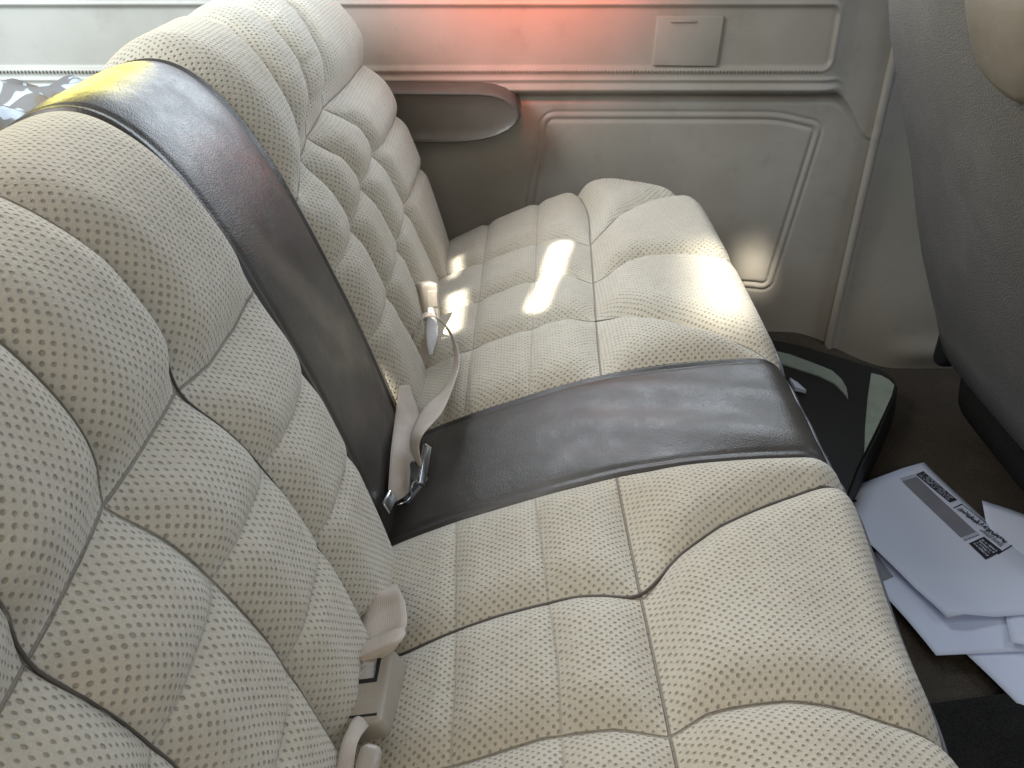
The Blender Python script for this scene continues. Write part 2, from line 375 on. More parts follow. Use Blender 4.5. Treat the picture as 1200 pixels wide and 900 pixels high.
def front_bulge(w, side): return (-.0125*ss(w, .02, .26) if side < 0 else 0)-.10*np.clip((w-(WM-.16))/.16, 0, 1)**2.6
cush = {}
body_label = 99
sub_c = None
for side in (1, -1):
    T = c_t(xa)
    Xg, Wg = np.meshgrid(xa, wa, indexing='ij'); Tg = np.repeat(c_t(xa)[:, None], len(wa), 1)
    # pretend arc length also grows down the front roll so the pattern does not stretch
    extra = np.zeros_like(xa); k0 = np.argmax(xdrop > 0); extra[k0:] = np.cumsum(np.hypot(np.diff(xa, prepend=xa[0]), np.diff(xdrop, prepend=0)))[k0:]-np.cumsum(np.abs(np.diff(xa, prepend=xa[0])))[k0:]
    Tu = Tg+extra[:, None]
    h, lab, att = cushion_field(Tg+extra[:, None]*.5, Wg, side)
    xs_ = Xg+front_bulge(Wg, side)*ss(Xg, .05, .26)
    drop = xdrop[:, None]+wdrop[None, :]
    fade = np.clip(1-drop/.05, 0, 1)
    rear = .008*ss(Wg, .30, WM)*ss(-Xg, -.10, .12)+(.017*ss(Wg, 0, .2) if side < 0 else .012*ss(Wg, .40, WM))*ss(Xg, .17, .27)
    zz = c_z(Xg)+h*fade-np.minimum(drop, .235)-rear
    yy = YC+side*(SH+Wg)
    P = np.stack([xs_, yy, zz], -1); UV = np.stack([Wg+wdrop[None, :]*.6, Tu], -1)
    L = lab[:-1, :-1].copy(); dc = (drop[1:, 1:]+drop[:-1, :-1])/2; L[dc > RF*.82] = body_label
    cush[side] = (P, xa, wa)
    if side == 1: parts_far = list(grid_parts(P, UV, L, False, att))
    else: parts_near = list(grid_parts(P, UV, L, True, att))
    if side == -1: CPn = P
# strip on the cushion
ws = np.linspace(-SH, SH, 61)
def strip_pad(wsn, amp):
    e = SH-np.abs(wsn)
    return amp*(1-pil(e, .05))+.0022*np.exp(-((e-.0045)/.0022)**2)-.0016*np.exp(-((e-.010)/.002)**2)
Xg, Wg = np.meshgrid(xa, ws, indexing='ij'); zz = c_z(Xg)+strip_pad(Wg, .0045)*np.clip(1-xdrop[:, None]/.05, 0, 1)-np.minimum(xdrop[:, None], .235)
zz += .0018*np.sin(Xg*31+Wg*40)*np.sin(Wg*55+1.3)*ss(Xg, -.02, .1)
Pst = np.stack([Xg, YC+Wg, zz], -1); UVst = np.stack([Wg, Xg], -1)

def wall_box(name, x0, x1, y0, y1, z0, z1, mat, parent, bev=.01):
    return box(name, Matrix.Identity(4), (x0, y0, z0), (x1, y1, z1), mat, parent, bev)
seat_c = wall_box('seat_cushion', -.16, XF-.035, YC-SH-WM+.04, YC+SH+WM-.04, .12, .255, VIN, bench)
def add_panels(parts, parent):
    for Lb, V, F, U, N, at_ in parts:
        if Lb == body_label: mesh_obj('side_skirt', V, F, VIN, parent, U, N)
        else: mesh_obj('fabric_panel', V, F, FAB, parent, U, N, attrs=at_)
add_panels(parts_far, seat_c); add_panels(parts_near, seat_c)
for Lb, V, F, U, N in grid_parts(Pst, UVst, np.zeros((len(xa)-1, 60), int), False):
    tag(mesh_obj('vinyl_strip', V, F, VIN, seat_c, U, N), 'dark brown vinyl strip running across the cushion')
# piping along the front edge
fi = np.argmax(xdrop > RF*.70)
edge = [tuple(P_) for P_ in cush[-1][0][fi, ::-1][6::3]]+[tuple(P_) for P_ in Pst[fi, ::4]]+[tuple(P_) for P_ in cush[1][0][fi, :-6:3]]
tube('front_piping', [(x+.0012, y, z) for x, y, z in edge], .0024, EDGEP, seat_c, 6)

def surf_point(P, ax, wx, x, w_):
    i = np.clip(np.interp(x, ax, np.arange(len(ax))), 0, len(ax)-1); j = np.clip(np.interp(w_, wx, np.arange(len(wx))), 0, len(wx)-1)
    return P[int(round(i)), int(round(j))]
def seam_pipe(P, ax, wx, curve, t0, t1, axmap, parent, r=.0016, lift=.0004, name='seam_piping'):
    pts = []
    for t in np.arange(t0, t1, .006):
        pts.append(surf_point(P, ax, wx, axmap(t), np.interp(t, curve[:, 0], curve[:, 1]))+np.array([0, 0, lift]))
    k = np.ones(5)/5; Q = np.array(pts)
    for a in range(3): Q[2:-2, a] = np.convolve(Q[:, a], k, 'valid')
    return tube(name, Q, r, PIPE, parent, 6)
x_of_t = lambda t: np.interp(t, CT, CQ[:, 0])
seam_pipe(cush[-1][0], xa, wa, CURV['c', -1][0], .09, .49, x_of_t, seat_c, .0014)
seam_pipe(cush[1][0], xa, wa, CURV['c', 1][0], .32, .47, x_of_t, seat_c, .0010, .0)

# backrest: profile from the back over the top and down the face to the bite
BT, BQ = resample([(-.40, .30), (-.42, .45), (-.418, .54), (-.408, .59), (-.392, .626), (-.370, .653), (-.346, .670), (-.325, .678), (-.303, .680), (-.282, .672), (-.258, .651), (-.24, .626), (-.215, .580), (-.19, .518), (-.165, .45), (-.145, .388), (-.13, .335), (-.118, .285), (-.112, .235)], 700, 10)
t_ref = BT[np.argmin((BQ[:, 0]+.282)**2+(BQ[:, 1]-.670)**2)]-.121     # t = 0 of the seam lines
BTn = BT-t_ref
tan = np.gradient(BQ, axis=0); tan /= np.linalg.norm(tan, axis=1)[:, None]; BN = np.c_[-tan[:, 1], tan[:, 0]]
def back_field(t, w, side):
    D, E, lab = seams('b', side, t, w); F = np.ones_like(t)
    for d in D: F *= 1-pil(np.abs(d), .038)
    F *= 1-.92*pil(np.abs(E[0]), .042)*ss(w, -.01, .02); F *= 1-.6*pil(np.abs(E[1]), .026); F *= 1-.45*pil(np.abs(E[2]), .018)
    F *= 1-pil(w, .040)
    up = ss(-t, -.27, -.2)
    h = (.0165+.001*up)*F-.010*np.exp(-(E[0]/.03)**2)*(1-np.exp(-w/.05))*(1-.6*pil(WM-w, .12))
    h += .006*np.sin(np.clip(w/WM, 0, 1)*math.pi)*ss(t, .05, .2)
    h *= ss(t, .04, .19) if side < 0 else ss(t, -.04, .10)
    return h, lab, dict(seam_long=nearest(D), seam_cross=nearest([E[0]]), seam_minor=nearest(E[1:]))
ta = np.r_[np.linspace(BTn[0], -.06, 26), np.arange(-.055, BTn[-1], .0019)]
wb, wbd = roll_axis(0, WM-.016, .040, .0019, 12, [.01, .03, .06])
def back_pos(t, w, h, drop, side):
    bx = np.interp(t, BTn, BQ[:, 0]); bz = np.interp(t, BTn, BQ[:, 1]); nx = np.interp(t, BTn, BN[:, 0]); nz = np.interp(t, BTn, BN[:, 1])
    o = h-drop
    return np.stack([bx+nx*o, YC+side*(SH+w), bz+nz*o], -1)
sgn = 1.0 if np.interp(.3, BTn, BN[:, 0]) > 0 else -1.0
BN *= sgn
backs = {}
def top_round(w): return .05*np.clip((w-(WM-.11))/.11, 0, 1)**2.5
back_parts = {}
for side in (1, -1):
    Tg, Wg = np.meshgrid(ta, wb, indexing='ij'); h, lab, att = back_field(Tg, Wg, side)
    drop = wbd[None, :]+top_round(Wg)*(1-ss(Tg, .08, .22))*ss(Tg, -.25, -.05)
    P = back_pos(Tg, Wg, h*np.clip(1-wbd[None, :]/.05, 0, 1), drop, side)
    backs[side] = P; L = lab[:-1, :-1].copy(); tm = (Tg[1:, 1:]+Tg[:-1, :-1])/2; L[tm < -.045] = body_label
    back_parts[side] = list(grid_parts(P, np.stack([Wg+wbd[None, :]*.7, Tg], -1), L, side == -1, att))
bback = wall_box('backrest', -.40, -.22, YC-SH-WM+.06, YC+SH+WM-.06, .26, .545, VIN, bench, .03)
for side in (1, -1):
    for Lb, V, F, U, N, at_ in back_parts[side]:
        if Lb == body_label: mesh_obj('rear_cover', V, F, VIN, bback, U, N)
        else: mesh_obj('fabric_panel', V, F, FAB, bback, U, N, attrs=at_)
Tg, Wg = np.meshgrid(ta, ws, indexing='ij'); hs = strip_pad(Wg, .0045)
Pbs = back_pos(Tg, 0*Wg-SH, hs, 0*hs, 1); Pbs[..., 1] = YC+Wg
for Lb, V, F, U, N in grid_parts(Pbs, np.stack([Wg, Tg], -1), np.zeros((len(ta)-1, 60), int), False):
    tag(mesh_obj('vinyl_strip', V, F, VIN, bback, U, N), 'dark brown vinyl strip running up the backrest')
ident = lambda t: t
seam_pipe(backs[-1], ta, wb, CURV['b', -1][0], .20, .44, ident, bback, .0009)
seam_pipe(backs[-1], ta, wb, CURV['b', -1][2], .240, .48, ident, bback, .0010)

# ------------------------------------------------------------------ far side wall trim
YW = 1.46
def rbox(x, z, x0, x1, z0, z1, r):
    qx = np.abs(x-(x0+x1)/2)-(x1-x0)/2+r; qz = np.abs(z-(z0+z1)/2)-(z1-z0)/2+r
    return np.hypot(np.maximum(qx, 0), np.maximum(qz, 0))+np.minimum(np.maximum(qx, qz), 0)-r
def gs(d, s): return np.exp(-(d/s)**2)
XP = lambda z: .578+.02*(z-.3)                                   # where the trim ends at the pillar
trim = empty('side_trim_panel', (-.2, YW, .0), 'cream plastic side trim panel with brown armrest behind the bench', 'trim panel')
zz1 = np.r_[np.linspace(-.05, .10, 12)[:-1], np.linspace(.10, .66, 300), np.linspace(.665, .74, 12)]
xx1 = np.r_[np.linspace(-1.5, -.08, 110)[:-1], np.linspace(-.08, .60, 330)]
Xg, Zg = np.meshgrid(xx1, zz1, indexing='ij')
Xs = -.08+(Xg+.08)*np.where(Xg > -.08, (XP(Zg)+.094)/.68, 1)
out = np.zeros_like(Xs)                                            # how far the surface stands into the car
lz = .500-.075*ss(Xs, .500, .585)**1.3                             # ledge line, sweeping down at the pillar
out += (.016-.0125*ss(Xs, .48, .53))*ss(Zg, lz-.004, lz+.004)
out -= .003*gs(Zg-lz, .0022)*ss(Xs, .47, .52)                               # upper part stands proud of the lower part
out += .006*gs(Zg-lz-.010, .005)*(1-ss(Xs, .49, .53))+.003*gs(Zg-lz-.024, .003)*(1-ss(Xs, .49, .53))
out -= .006*gs(Zg-lz+.008, .006)*(1-ss(Xs, .50, .56))
du = rbox(Xs, Zg, -2, .492, .541, .632, .014)
out -= .0035*ss(-du, -.002, .005); out += .0022*gs(du-.003, .0028)
sk = Xs+(.452-Zg)*.14
dl = rbox(sk, Zg+.014*ss(Xs, .38, .50)**2, .040, .503, .158, .470, .022)
out -= .0020*gs(dl, .0026); out += .0008*gs(dl+.0055, .0035); out -= .0022*gs(dl+.0125, .0028); out += .0008*ss(-dl, .012, .020)
out -= .0016*gs(rbox(sk-.0, Zg, .040-.02, .50+.0, .125, .60, .03)+.004, .002)*0
out += .010*ss(-Zg, -.12, .02)*0
out += .0016*np.sin(Xs*7+.5)*np.sin(Zg*11)
Pw = np.stack([Xs, YW-out, Zg], -1)
for L_, V, F, U, N in grid_parts(Pw, np.stack([Xs, Zg], -1), np.zeros((len(xx1)-1, len(zz1)-1), int), False):
    mesh_obj('panel_face', V, F, WALL, trim, U, N)
box('window_ledge', Matrix.Identity(4), (-1.5, YW-.02, .738), (.60, YW+.16, .752), WALL, trim, .005)
# stitching row
V, F = [], []
for i in range(int((.48+1.2)/.0056)):
    x = -1.2+i*.0056; s = .0016; a = .0010
    c0 = [(x-s+a, .5352), (x+s, .5358), (x+s+.0006, .5388), (x-s+a+.0006, .5382)]; k = len(V)
    for yy_ in (YW-.013, YW-.0194): V += [(c[0], yy_, c[1]) for c in c0]
    F += [(k+4, k+5, k+6, k+7), (k, k+4, k+7, k+3), (k+1, k+2, k+6, k+5), (k+3, k+7, k+6, k+2), (k, k+1, k+5, k+4)]
tag(mesh_obj('stitching', V, F, THREAD, trim, smooth=False), kind='stuff')
# cover plate
pa = [at_y(*q, YW-.012) for q in ((764, 76), (839, 77), (848, 18), (770, 18))]
def plate(name, corners, y0, y1, mat, parent, bev):
    bm = bmesh.new(); vs = [bm.verts.new((p.x, y0, p.z)) for p in corners]+[bm.verts.new((p.x, y1, p.z)) for p in corners]
    n = len(corners); bm.faces.new(vs[n:]); bm.faces.new(vs[:n][::-1])
    for i in range(n): bm.faces.new((vs[i], vs[(i+1) % n], vs[n+(i+1) % n], vs[n+i]))
    bmesh.ops.recalc_face_normals(bm, faces=bm.faces[:]); bmesh.ops.bevel(bm, geom=bm.edges[:], offset=bev, segments=3, profile=.5, affect='EDGES')
    return bm_obj(name, bm, mat, parent, True, 50)
cp = tag(plate('cover_plate', pa, YW-.005, YW-.0185, WALL, trim, .0018), 'small rectangular cream cover plate in the upper trim')
box('pull_lip', Matrix.Identity(4), (.236, YW-.0210, .609), (.275, YW-.0180, .6125), WALL, cp, .0008, 2)
# armrest: bullet shaped pad standing out of the wall
AY = 1.375
outline = [at_y(*q, AY) for q in ((560, 108), (578, 110), (592, 114), (603, 121), (609, 129), (611, 137), (607, 146), (598, 153), (584, 160), (566, 165), (545, 168), (510, 169))]
zt, zb = outline[0].z, outline[-1].z
prof = [Vector((-.62, AY, zb))]+[Vector((-.4, AY, zt*0+zb))]+outline[::-1]+[Vector((-.2, AY, zt+.001)), Vector((-.62, AY, zt+.001))]
bm = bmesh.new(); n = len(prof); rings = []
zc = (zt+zb)/2
for yy_, sc in ((YW-.001, 1.0), (AY+.016, 1.0), (AY+.009, .995), (AY+.004, .975), (AY+.001, .945), (AY, .91), (AY+.001, .87), (AY+.003, .80), (AY+.004, .4)):
    ring = []
    for p in prof:
        q = Vector((min(p.x, -.050), 0, zc)); q = q+(Vector((p.x, 0, p.z))-q)*sc; ring.append(bm.verts.new((q.x, yy_, q.z)))
    rings.append(ring)
for a, b in zip(rings[:-1], rings[1:]):
    for i in range(n): bm.faces.new((a[i], a[(i+1) % n], b[(i+1) % n], b[i]))
bm.faces.new(rings[-1]); bm.faces.new(rings[0][::-1]); bmesh.ops.recalc_face_normals(bm, faces=bm.faces[:])
tag(bm_obj('armrest', bm, VIN2, trim, True, 60), 'brown padded armrest with rounded front end')

# forward lower trim beside the pillar, with its bead
fwd = empty('pillar_trim_panel', (.7, YW, .0), 'plain grey-cream lower trim beyond the pillar bead by the front seat', 'trim panel')
zz2 = np.linspace(-.05, .95, 120); xx2 = np.linspace(0, 1, 60); A, Zg = np.meshgrid(xx2, zz2, indexing='ij')
Xf = XP(Zg)+.002+A*.62
of = .004+.012*gs(A*.62-.012, .006)*1+.010*ss(Zg, .60, .75)-.012*ss(A*.62, .02, .06)*ss(Zg, .05, .3)
of += .010*gs(Zg-.03, .025)*ss(A, .15, .3)
for L_, V, F, U, N in grid_parts(np.stack([Xf, YW-of, Zg], -1), np.stack([Xf, Zg], -1), np.zeros((59, 119), int), False):
    mesh_obj('panel_face', V, F, WALL2, fwd, U, N)
tube('pillar_bead', [(XP(z)+.006, YW-.012, z) for z in np.linspace(-.02, .9, 24)], .0065, WALL, fwd, 10)

# ------------------------------------------------------------------ wrinkled cloth behind the backrest
nx, ny = 150, 120; A, B_ = np.meshgrid(np.linspace(-1, 1, nx), np.linspace(-1, 1, ny), indexing='ij')
Hh = .075*np.clip(1-(np.abs(A)**3+np.abs(B_)**3), 0, 1)**.5
for k in range(14):
    a, fq, ph = rng.uniform(0, math.pi), rng.uniform(3, 9), rng.uniform(0, 6.3)
    Hh += .010*(4/fq)**.5*(1-np.sqrt(np.sin(fq*(A*math.cos(a)+B_*math.sin(a))+ph+1.2*np.sin(2*A+1.5*B_+k))**2+.06))*np.clip(1.1-np.maximum(np.abs(A), np.abs(B_))**4, 0, 1)
Pc = np.stack([-.74+A*.22, 1.22+B_*.20, .439+Hh], -1); Pc[0, :, 2] = Pc[-1, :, 2] = .438; Pc[:, 0, 2] = Pc[:, -1, 2] = .438
for L_, V, F, U, N in grid_parts(Pc, np.stack([A, B_], -1), np.zeros((nx-1, ny-1), int), False):
    o = mesh_obj('crumpled_cloth', V, F, CLOTH, None, U); tag(o, 'crumpled grey and white patterned cloth behind the backrest', 'cloth')

# ------------------------------------------------------------------ front seat
fs = empty('front_seat', (.80, 1.03, 0), 'dark grey cloth front seat seen from behind', 'car seat')
def sweep_rings(name, rings, mat, parent, ex=3.2, n=48):
    V, F = [], []
    for (cx, cy, z, hx, hy, tx) in rings:
        for k in range(n):
            a = 2*math.pi*k/n; ca, sa = math.cos(a), math.sin(a)
            x = hx*math.copysign(abs(ca)**(2/ex), ca); y = hy*math.copysign(abs(sa)**(2/ex), sa)
            V.append((cx+x, cy+y, z+tx*x))
    m = len(rings)
    for i in range(m-1):
        for k in range(n): F.append((i*n+k, i*n+(k+1) % n, (i+1)*n+(k+1) % n, (i+1)*n+k))
    F.append(tuple(range(n))[::-1]); F.append(tuple((m-1)*n+k for k in range(n)))
    return mesh_obj(name, V, F, mat, parent)
prof = [(.16, .655), (.20, .640), (.237, .622), (.308, .590), (.375, .566), (.44, .546), (.488, .529), (.546, .507), (.613, .483), (.666, .470), (.72, .463), (.78, .462), (.83, .475), (.86, .50)]
rings = []
for i, (z, xr) in enumerate(prof):
    th = .085 if z < .8 else .085-.035*(z-.8)/.06; hy = .245-.012*math.sin(i*.5)
    if z < .19: hy -= .03; th -= .02
    if z > .80: hy -= .6*(z-.80)
    rings.append((xr-.008+th, 1.03, z, th, hy, -.25))
sweep_rings('backrest', rings, GREY, fs, 3.4)
# moulded vinyl panel on the rear of the front backrest
pts = spline([(1165, -60, .98), (1140, -10, .99), (1144, 40, .99), (1157, 82, .985), (1185, 112, .97), (1215, 125, .95), (1260, 110, .92), (1290, 40, .90), (1280, -60, .90)], 5)
def rear_x(z): return np.interp(z, [p[0] for p in prof], [p[1] for p in prof])
seam = []
for u, v, _ in pts:
    d = ray(u, v); lo, hi = .3, 3.0
    for _k in range(50):
        mid = (lo+hi)/2; p = d*mid; z = p.z+CZ
        if p.x < rear_x(z)-.008: lo = mid
        else: hi = mid
    p = d*lo; seam.append(Vector((p.x, p.y, p.z+CZ)))
cen = sum(seam, Vector())/len(seam); bm = bmesh.new(); R0 = [bm.verts.new(p+Vector((.01, 0, 0))) for p in seam]; prev = R0
for f, o_ in ((1.0, .000), (.985, -.005), (.95, -.009), (.8, -.013), (.4, -.016)):
    cur = []
    for p in seam:
        q = cen+(p-cen)*f; q.x = float(rear_x(q.z))-.008+o_; cur.append(bm.verts.new(q))
    for i in range(len(seam)): bm.faces.new((prev[i], prev[(i+1) % len(seam)], cur[(i+1) % len(seam)], cur[i]))
    prev = cur
bm.faces.new(prev); bmesh.ops.recalc_face_normals(bm, faces=bm.faces[:])
tag(bm_obj('rear_panel', bm, GREYP, fs), 'smooth brown-grey panel on the rear of the front backrest')
sweep_rings('seat_base', [(.935, 1.03, .085, .235, .20, 0), (.935, 1.03, .09, .25, .212, 0), (.935, 1.03, .13, .255, .215, 0), (.94, 1.03, .19, .25, .222, 0), (.95, 1.03, .24, .24, .215, 0), (.95, 1.03, .25, .2, .18, 0)], MATM, fs, 5)
sweep_rings('hinge_cover', [(.715, .885, .10, .015, .015, 0), (.71, .885, .115, .028, .022, 0), (.705, .885, .15, .034, .026, 0), (.71, .885, .185, .026, .022, 0), (.715, .885, .20, .012, .012, 0)], GREYP, fs, 2.2, 24)
for yy_ in (.9, 1.19): box('pedestal', Matrix.Identity(4), (.86, yy_, -.002), (1.15, yy_+.04, .10), DMETAL, fs, .004)
for yy_ in (.84, 1.20):
    box('seat_rail', Matrix.Identity(4), (.92, yy_, -.002), (1.25, yy_+.04, .034), DMETAL, fs, .004)
box('seat_hinge', Matrix.Identity(4), (.665, 1.215, .13), (.72, 1.245, .215), BLACKP, fs, .012)

# ------------------------------------------------------------------ papers on the floor
def sheet(name, uvq, z, label, curl=None, cut=(), n=18):
    """a curled sheet of paper over four floor corners: near-left, near-right, far-right, far-left"""
    a, b, c, d = [np.array(p) for p in uvq]; V = []; F = []; ok = {}
    def pos(i, j):
        f, g = i/n, j/n; p = (a*(1-f)+b*f)*(1-g)+(d*(1-f)+c*f)*g
        return (p[0], p[1], z+(curl(f, g) if curl else 0))
    for lay in (0, 1):
        for i in range(n+1):
            for j in range(n+1): p = pos(i, j); V.append((p[0], p[1], p[2]-.0004*lay))
    K = (n+1)**2; g_ = lambda i, j, l: l*K+i*(n+1)+j
    keep = lambda i, j: 0 <= i < n and 0 <= j < n and not any(t((i+.5)/n, (j+.5)/n) for t in cut)
    for i in range(n):
        for j in range(n):
            if not keep(i, j): continue
            F.append((g_(i, j, 0), g_(i+1, j, 0), g_(i+1, j+1, 0), g_(i, j+1, 0))); F.append((g_(i, j, 1), g_(i, j+1, 1), g_(i+1, j+1, 1), g_(i+1, j, 1)))
            for (di, dj, e) in ((-1, 0, ((i, j), (i, j+1))), (1, 0, ((i+1, j+1), (i+1, j))), (0, -1, ((i+1, j), (i, j))), (0, 1, ((i, j+1), (i+1, j+1)))):
                if not keep(i+di, j+dj): F.append((g_(*e[0], 0), g_(*e[1], 0), g_(*e[1], 1), g_(*e[0], 1)))
    o = mesh_obj(name, V, F, PAPER); tag(o, label, 'paper', 'papers on the footwell floor'); o['_'] = 0; del o['_']
    def surf(f, g, up=.0004):
        p = pos(f*n, g*n); return Vector((p[0], p[1], p[2]+up))
    return o, surf
flC, sC = sheet('paper_sheet', [at_z(1215, 848, .010)[:2], (.74, .66), (.76, .82), at_z(1128, 766, .010)[:2]], .010, 'blank white paper lowest under the other sheets, beside the black mat', lambda f, g: .004*math.sin(3*f+2*g))
flD, sD = sheet('paper_sheet', [at_z(1097, 768, .016)[:2], (.655, .745), (.66, 1.0), at_z(1000, 655, .016)[:2]], .013, 'white paper with a grey printed corner under the flyer at the seat edge', lambda f, g: .003+.002*math.sin(5*g))
flB, sB = sheet('paper_sheet', [(.590, .748), (.78, .70), (.80, .93), (.682, 1.026)], .018, 'plain white paper sticking out beyond the flyer toward the front seat', lambda f, g: .006*(1-g)**3+.003*math.sin(4*f))
flA, sA = sheet('paper_sheet', [(.527, .783), (.715, .80), (.635, 1.122), (.446, 1.027)], .024, 'white printed flyer lying on top of the other papers', lambda f, g: .010*max(0, 1-4*math.hypot(f-.1, g))**1.2-.008*max(0, f-.8)*5*(1-abs(g-.5)) + .003*math.sin(4*g+f), [lambda f, g: (1-g)*1.1+f*.9 < .27])
def ink(name, quad, surf, mat, parent, nx=1, ny=1, up=.0005):
    V = []; F = []; q = [np.array(p) for p in quad]
    for i in range(nx+1):
        for j in range(ny+1):
            f, g = i/nx, j/ny; p = (q[0]*(1-f)+q[1]*f)*(1-g)+(q[3]*(1-f)+q[2]*f)*g; V.append(surf(p[0], p[1], up))
    for i in range(nx):
        for j in range(ny): k = i*(ny+1)+j; F.append((k, k+ny+1, k+ny+2, k+1))
    return V, F
def ink_part(name, quads, surf, mat, parent, nx=6, ny=6, up=.0005):
    V, F = [], []
    for qd in quads:
        v, f = ink(name, qd, surf, mat, parent, nx, ny, up); k = len(V); V += v; F += [tuple(i+k for i in t) for t in f]
    return mesh_obj(name, V, F, mat, parent, smooth=False)
# the flyer's print is placed by solving each photo pixel back onto the sheet
def inv(u, v, surf):
    f, g = .6, .7
    for _ in range(60):
        def pr(f, g):
            p = surf(f, g); y, z = p.y, p.z-CZ; d = y*_c-z*_s; return np.array([604+FPX*p.x/d, 450-FPX*(y*_s+z*_c)/d])
        e = np.array([u, v])-pr(f, g); J = np.c_[(pr(f+1e-4, g)-pr(f, g))/1e-4, (pr(f, g+1e-4)-pr(f, g))/1e-4]; st = np.linalg.lstsq(J, e, rcond=None)[0]; st = np.clip(st, -.1, .1); f += st[0]; g += st[1]
    return np.array([f, g])
def pq(q, surf): return [inv(*p, surf) for p in q]
def bil(q, f, g): return (q[0]*(1-f)+q[1]*f)*(1-g)+(q[3]*(1-f)+q[2]*f)*g
def sub(q, f0, f1, g0, g1): return [bil(q, f0, g0), bil(q, f1, g0), bil(q, f1, g1), bil(q, f0, g1)]
grey = pq([(1130, 634), (1148, 627), (1072, 556), (1054, 561)], sA)       # long grey photo block, text direction runs along g
dark = pq([(1113, 589), (1122, 586), (1082, 552), (1073, 556)], sA)
frame_ = pq([(1170, 650), (1189, 638), (1127, 590), (1117, 595)], sA)
blk = pq([(1155, 656), (1175, 646), (1153, 629), (1135, 637)], sA)
if True:
    ink_part('grey_block', [grey], sA, INKG, flA, 4, 14)
    ink_part('black_block', [sub(dark, .0, 1, 0, 1)], sA, INK, flA, 3, 10)
    ink_part('black_block', [blk], sA, INK, flA, 4, 6, .0007)
    t_ = .05
    ink_part('box_outline', [sub(frame_, 0, 1, 0, .02), sub(frame_, 0, 1, .98, 1), sub(frame_, .94, 1, .02, .98)], sA, INK, flA, 2, 12)
    def scribble(q, n, fill, hts):
        out = []; g = 0
        while g < 1:
            wd = random.uniform(.25, .9)/n
            if random.random() < fill:
                f0 = random.choice(hts); out.append(sub(q, f0, random.choice((.55, .75, 1.0)), g, min(1, g+wd*.62)))
                if random.random() < .6: out.append(sub(q, f0, f0+.18, g, min(1, g+wd*1.2)))
            g += wd*1.15
        return out
    head = pq([(1177, 637), (1182, 633), (1126, 594), (1121, 598)], sA)
    tag(ink_part('headline_print', scribble(head, 26, .93, (0, .1, .25)), sA, INK, flA, 1, 1, .0008), kind='stuff')
    h2 = pq([(1172, 641), (1177, 637.5), (1152, 619), (1147, 622)], sA)
    tag(ink_part('small_print', scribble(h2, 26, .9, (0, .2)), sA, INKG, flA, 1, 1, .0008), kind='stuff')
    rows = []
    for k in range(4): rows += scribble(sub(dark, .15+.2*k, .28+.2*k, .06, .94), 24, .7, (0, .2))
    for k in range(4): rows += scribble(sub(blk, .18+.17*k, .30+.17*k, .1, .9), 16, .75, (0, .2))
    tag(ink_part('white_print', rows, sA, PAPER, flA, 1, 1, .0010), kind='stuff')
    teeth = [sub(grey, k/8, k/8+.07, g0, g0+.035) for k in range(8) for g0 in (.01, .955)]
    tag(ink_part('notched_edge_print', teeth, sA, PAPER, flA, 1, 1, .0009), kind='stuff')
    cor = pq([(1033, 682), (1047, 676), (1026, 648), (1015, 640)], sD)
    ink_part('grey_block', [cor], sD, INKG, flD, 3, 3)

# ------------------------------------------------------------------ black case and scrap on the footwell floor
case = empty('black_case', (.5, 1.25, 0), 'black flat case with pale green corner patches against the far sill', 'case')
top = [at_z(*q, .062) for q in ((880, 392), (940, 404), (1010, 425), (1033, 432), (1046, 440), (1052, 450), (1046, 468), (1030, 505), (1010, 545), (992, 592), (940, 640), (870, 560))]
bm = bmesh.new(); vs = [bm.verts.new(p) for p in top]; bot = [bm.verts.new((p.x+(.006 if p.x > .5 else 0), p.y-.004, .006)) for p in top]
bm.faces.new(vs); bm.faces.new(bot[::-1]); n = len(top)
for i in range(n): bm.faces.new((vs[i], bot[i], bot[(i+1) % n], vs[(i+1) % n]))
bmesh.ops.recalc_face_normals(bm, faces=bm.faces[:]); bmesh.ops.bevel(bm, geom=[e for e in bm.edges if len([v for v in e.verts if v.co.z > .05]) == 2], offset=.005, segments=3, affect='EDGES')
bm_obj('shell', bm, CASE, case, True, 40)
def patch(px, z0=.0605, z1=.0645):
    P = [at_z(*q, z1) for q in px]; n = len(P); V = P+[Vector((p.x, p.y, z0)) for p in P]
    F = [tuple(range(n))]+[(i, n+i, n+(i+1) % n, (i+1) % n) for i in range(n)]
    return mesh_obj('pale_patch', V, F, PALEG, case, smooth=False)
patch([(900, 409), (925, 415), (950, 424), (975, 434), (986, 444), (992, 454), (994, 467), (988, 459), (978, 449), (960, 440), (935, 432), (900, 421)])
patch([(1021, 437), (1033, 440), (1042, 445), (1048, 451), (1045, 463), (1035, 485), (1024, 508), (1013, 530), (1014, 500), (1017, 465)])
P = [at_z(*q, .072) for q in ((925, 446), (935, 448), (945, 457), (932, 454))]; P[0].z += .006
o = mesh_obj('paper_scrap', P+[p-Vector((0, 0, .0065)) for p in P], [(0, 1, 2, 3), (7, 6, 5, 4), (0, 4, 5, 1), (1, 5, 6, 2), (2, 6, 7, 3), (3, 7, 4, 0)], PAPER, None, smooth=False)
tag(o, 'tiny torn white paper scrap on the black case', 'paper scrap')

# ------------------------------------------------------------------ seat belts
G = lambda L: [at_y(*q) for q in L]
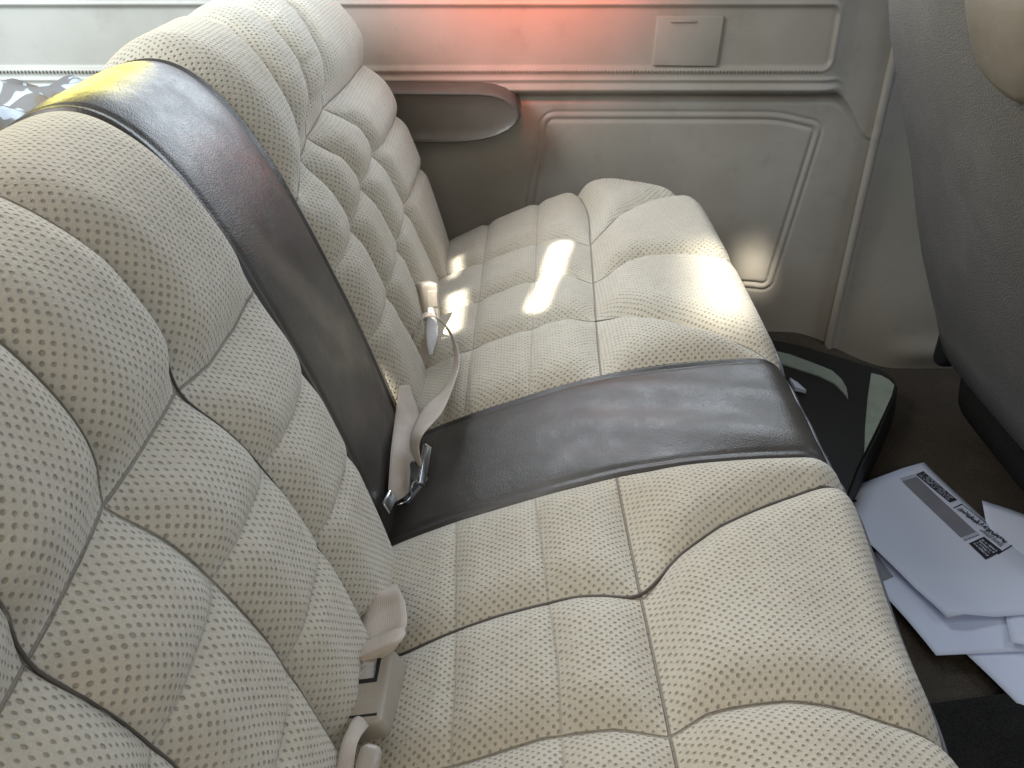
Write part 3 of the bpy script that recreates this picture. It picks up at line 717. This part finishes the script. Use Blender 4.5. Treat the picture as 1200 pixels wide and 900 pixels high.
# belt at the foot of the vinyl strip: webbing folded in the gap, chrome tongue, strap looping to the far buckle
lb = empty('lap_belt', at_y(475, 560, .70), 'beige lap belt with chrome tongue looping off the dark cushion strip', 'seat belt')
ribbon('webbing', G([(468, 452, .80), (463, 490, .76), (458, 530, .70), (455, 575, .655), (454, 592, .645)]), G([(480, 455, .83), (492, 488, .79), (490, 525, .735), (482, 556, .695), (480, 575, .68)]), WEB, lb, bow=.004)
ribbon('webbing', G([(492, 548, .690), (481, 527, .700), (483, 505, .715), (498, 476, .775), (520, 455, .83), (532, 428, .88), (529, 398, .925), (518, 378, .945), (503, 371, .945), (490, 380, .94), (484, 400, .92), (481, 425, .90)]),
       G([(494, 545, .672), (491, 522, .680), (498, 506, .690), (518, 483, .735), (531, 453, .79), (538.5, 425, .845), (535, 403, .895), (524, 383, .925), (503, 366, .955), (487, 375, .965), (481, 390, .955), (478, 415, .93)]), WEB, lb)
Mt = frame_mat(at_y(497, 545, .683), (.12, .75, .42), (.75, -.35, .5))
box('tongue', Mt, (-.021, -.0045, -.002), (.021, .0045, .002), CHROME, lb, .0013)
Mp = frame_mat(at_y(481, 566, .685), (.55, .65, .25), (.5, -.5, .7))
box('latch_plate', Mp, (-.018, -.014, -.0012), (.018, .014, .0012), DMETAL, lb, .001)
box('latch_window', Mp, (-.012, -.008, .0008), (.004, .006, .0016), BLACKP, lb, .0004, 2)
tube('latch_edge', G([(494, 558, .68), (484, 566, .68), (481, 574, .672), (483, 580, .668), (476, 588, .66), (464, 592, .655)]), .0011, CHROME, lb, 6)
Mb = frame_mat(at_y(456, 588, .64), (.25, .9, .1), (.85, -.2, .4))
box('strap_end', Mb, (-.010, -.006, -.0018), (.010, .006, .0018), CHROME, lb, .001)

# buckle in the far half of the bench
fb = empty('far_buckle', at_y(500, 372, .97), 'beige buckle with silvery tag in the gap beside the far cushion', 'seat belt')
fb.name = 'belt_buckle'
Mf = frame_mat(at_y(501, 354, .985), (-.02, .35, .93), (.62, -.70, .30))
bo = box('housing', Mf, (-.026, -.0135, -.010), (.026, .0135, .010), BUCK, fb, .0055, 4, .9)
box('button', Mf, (-.006, -.007, .0092), (.014, .007, .0118), BUCK, fb, .0012)
ribbon('webbing', G([(484, 392, .955), (482, 420, .925), (477, 450, .90)]), G([(500, 392, .965), (503, 412, .945), (497, 436, .93)]), WEB, fb, bow=.004)
ribbon('tag', G([(501, 360, .972), (500, 382, .955), (500, 400, .94), (503, 416, .93)]), G([(509, 362, .975), (513, 382, .965), (512, 400, .95), (506, 414, .935)]), TAG, fb, .0007, bow=.003)

# buckle in the near half of the bench, with folded webbing behind it
nb = empty('belt_buckle', at_y(435, 830, .40), 'beige plastic buckle with square button and folded webbing by the near backrest', 'seat belt')
Mn = frame_mat(at_y(455, 797, .418), (.10, 1, .02), (-.30, -.14, .93)) @ Matrix.Translation((0, .021, -.0125))
box('housing', Mn, (-.032, -.021, -.0135), (.029, .021, .0125), BUCK, nb, .0042, 4, .95)
box('button_frame', Mn, (.000, -.0125, .0112), (.022, .0075, .0131), BLACKP, nb, .0006, 2)
box('button', Mn, (.0025, -.0100, .0122), (.0195, .0050, .0140), CHROME, nb, .0008, 2)
box('slot', Mn, (-.0255, -.017, .0112), (-.0235, .017, .0128), BLACKP, nb, .0004, 2)
ribbon('webbing', G([(408, 780, .45), (417, 748, .475), (426, 715, .505), (431, 692, .525), (431, 687, .55)]), G([(464, 757, .442), (476, 733, .462), (475, 708, .49), (469, 692, .512), (465, 684, .545)]), WEB, nb, bow=.003)
ribbon('webbing', G([(410, 783, .445), (413, 777, .440), (417, 768, .446), (416, 760, .456)]), G([(459, 765, .437), (468, 754, .434), (475, 742, .443), (473, 735, .455)]), WEB, nb, .003)
b2 = empty('belt_tongue', at_y(420, 890, .34), 'pale belt end with metal tongue tucked under the near buckle', 'seat belt')
ribbon('webbing', G([(409, 848, .395), (403, 872, .372), (393, 912, .345)]), G([(436, 846, .395), (419, 870, .365), (413, 912, .338)]), WEB, b2, bow=.005)
M2 = frame_mat(at_y(430, 900, .342), (.1, 1, .05), (.2, -.3, .9))
box('tongue', M2, (-.014, -.007, -.006), (.014, .007, .006), BUCK, b2, .0055, 4)
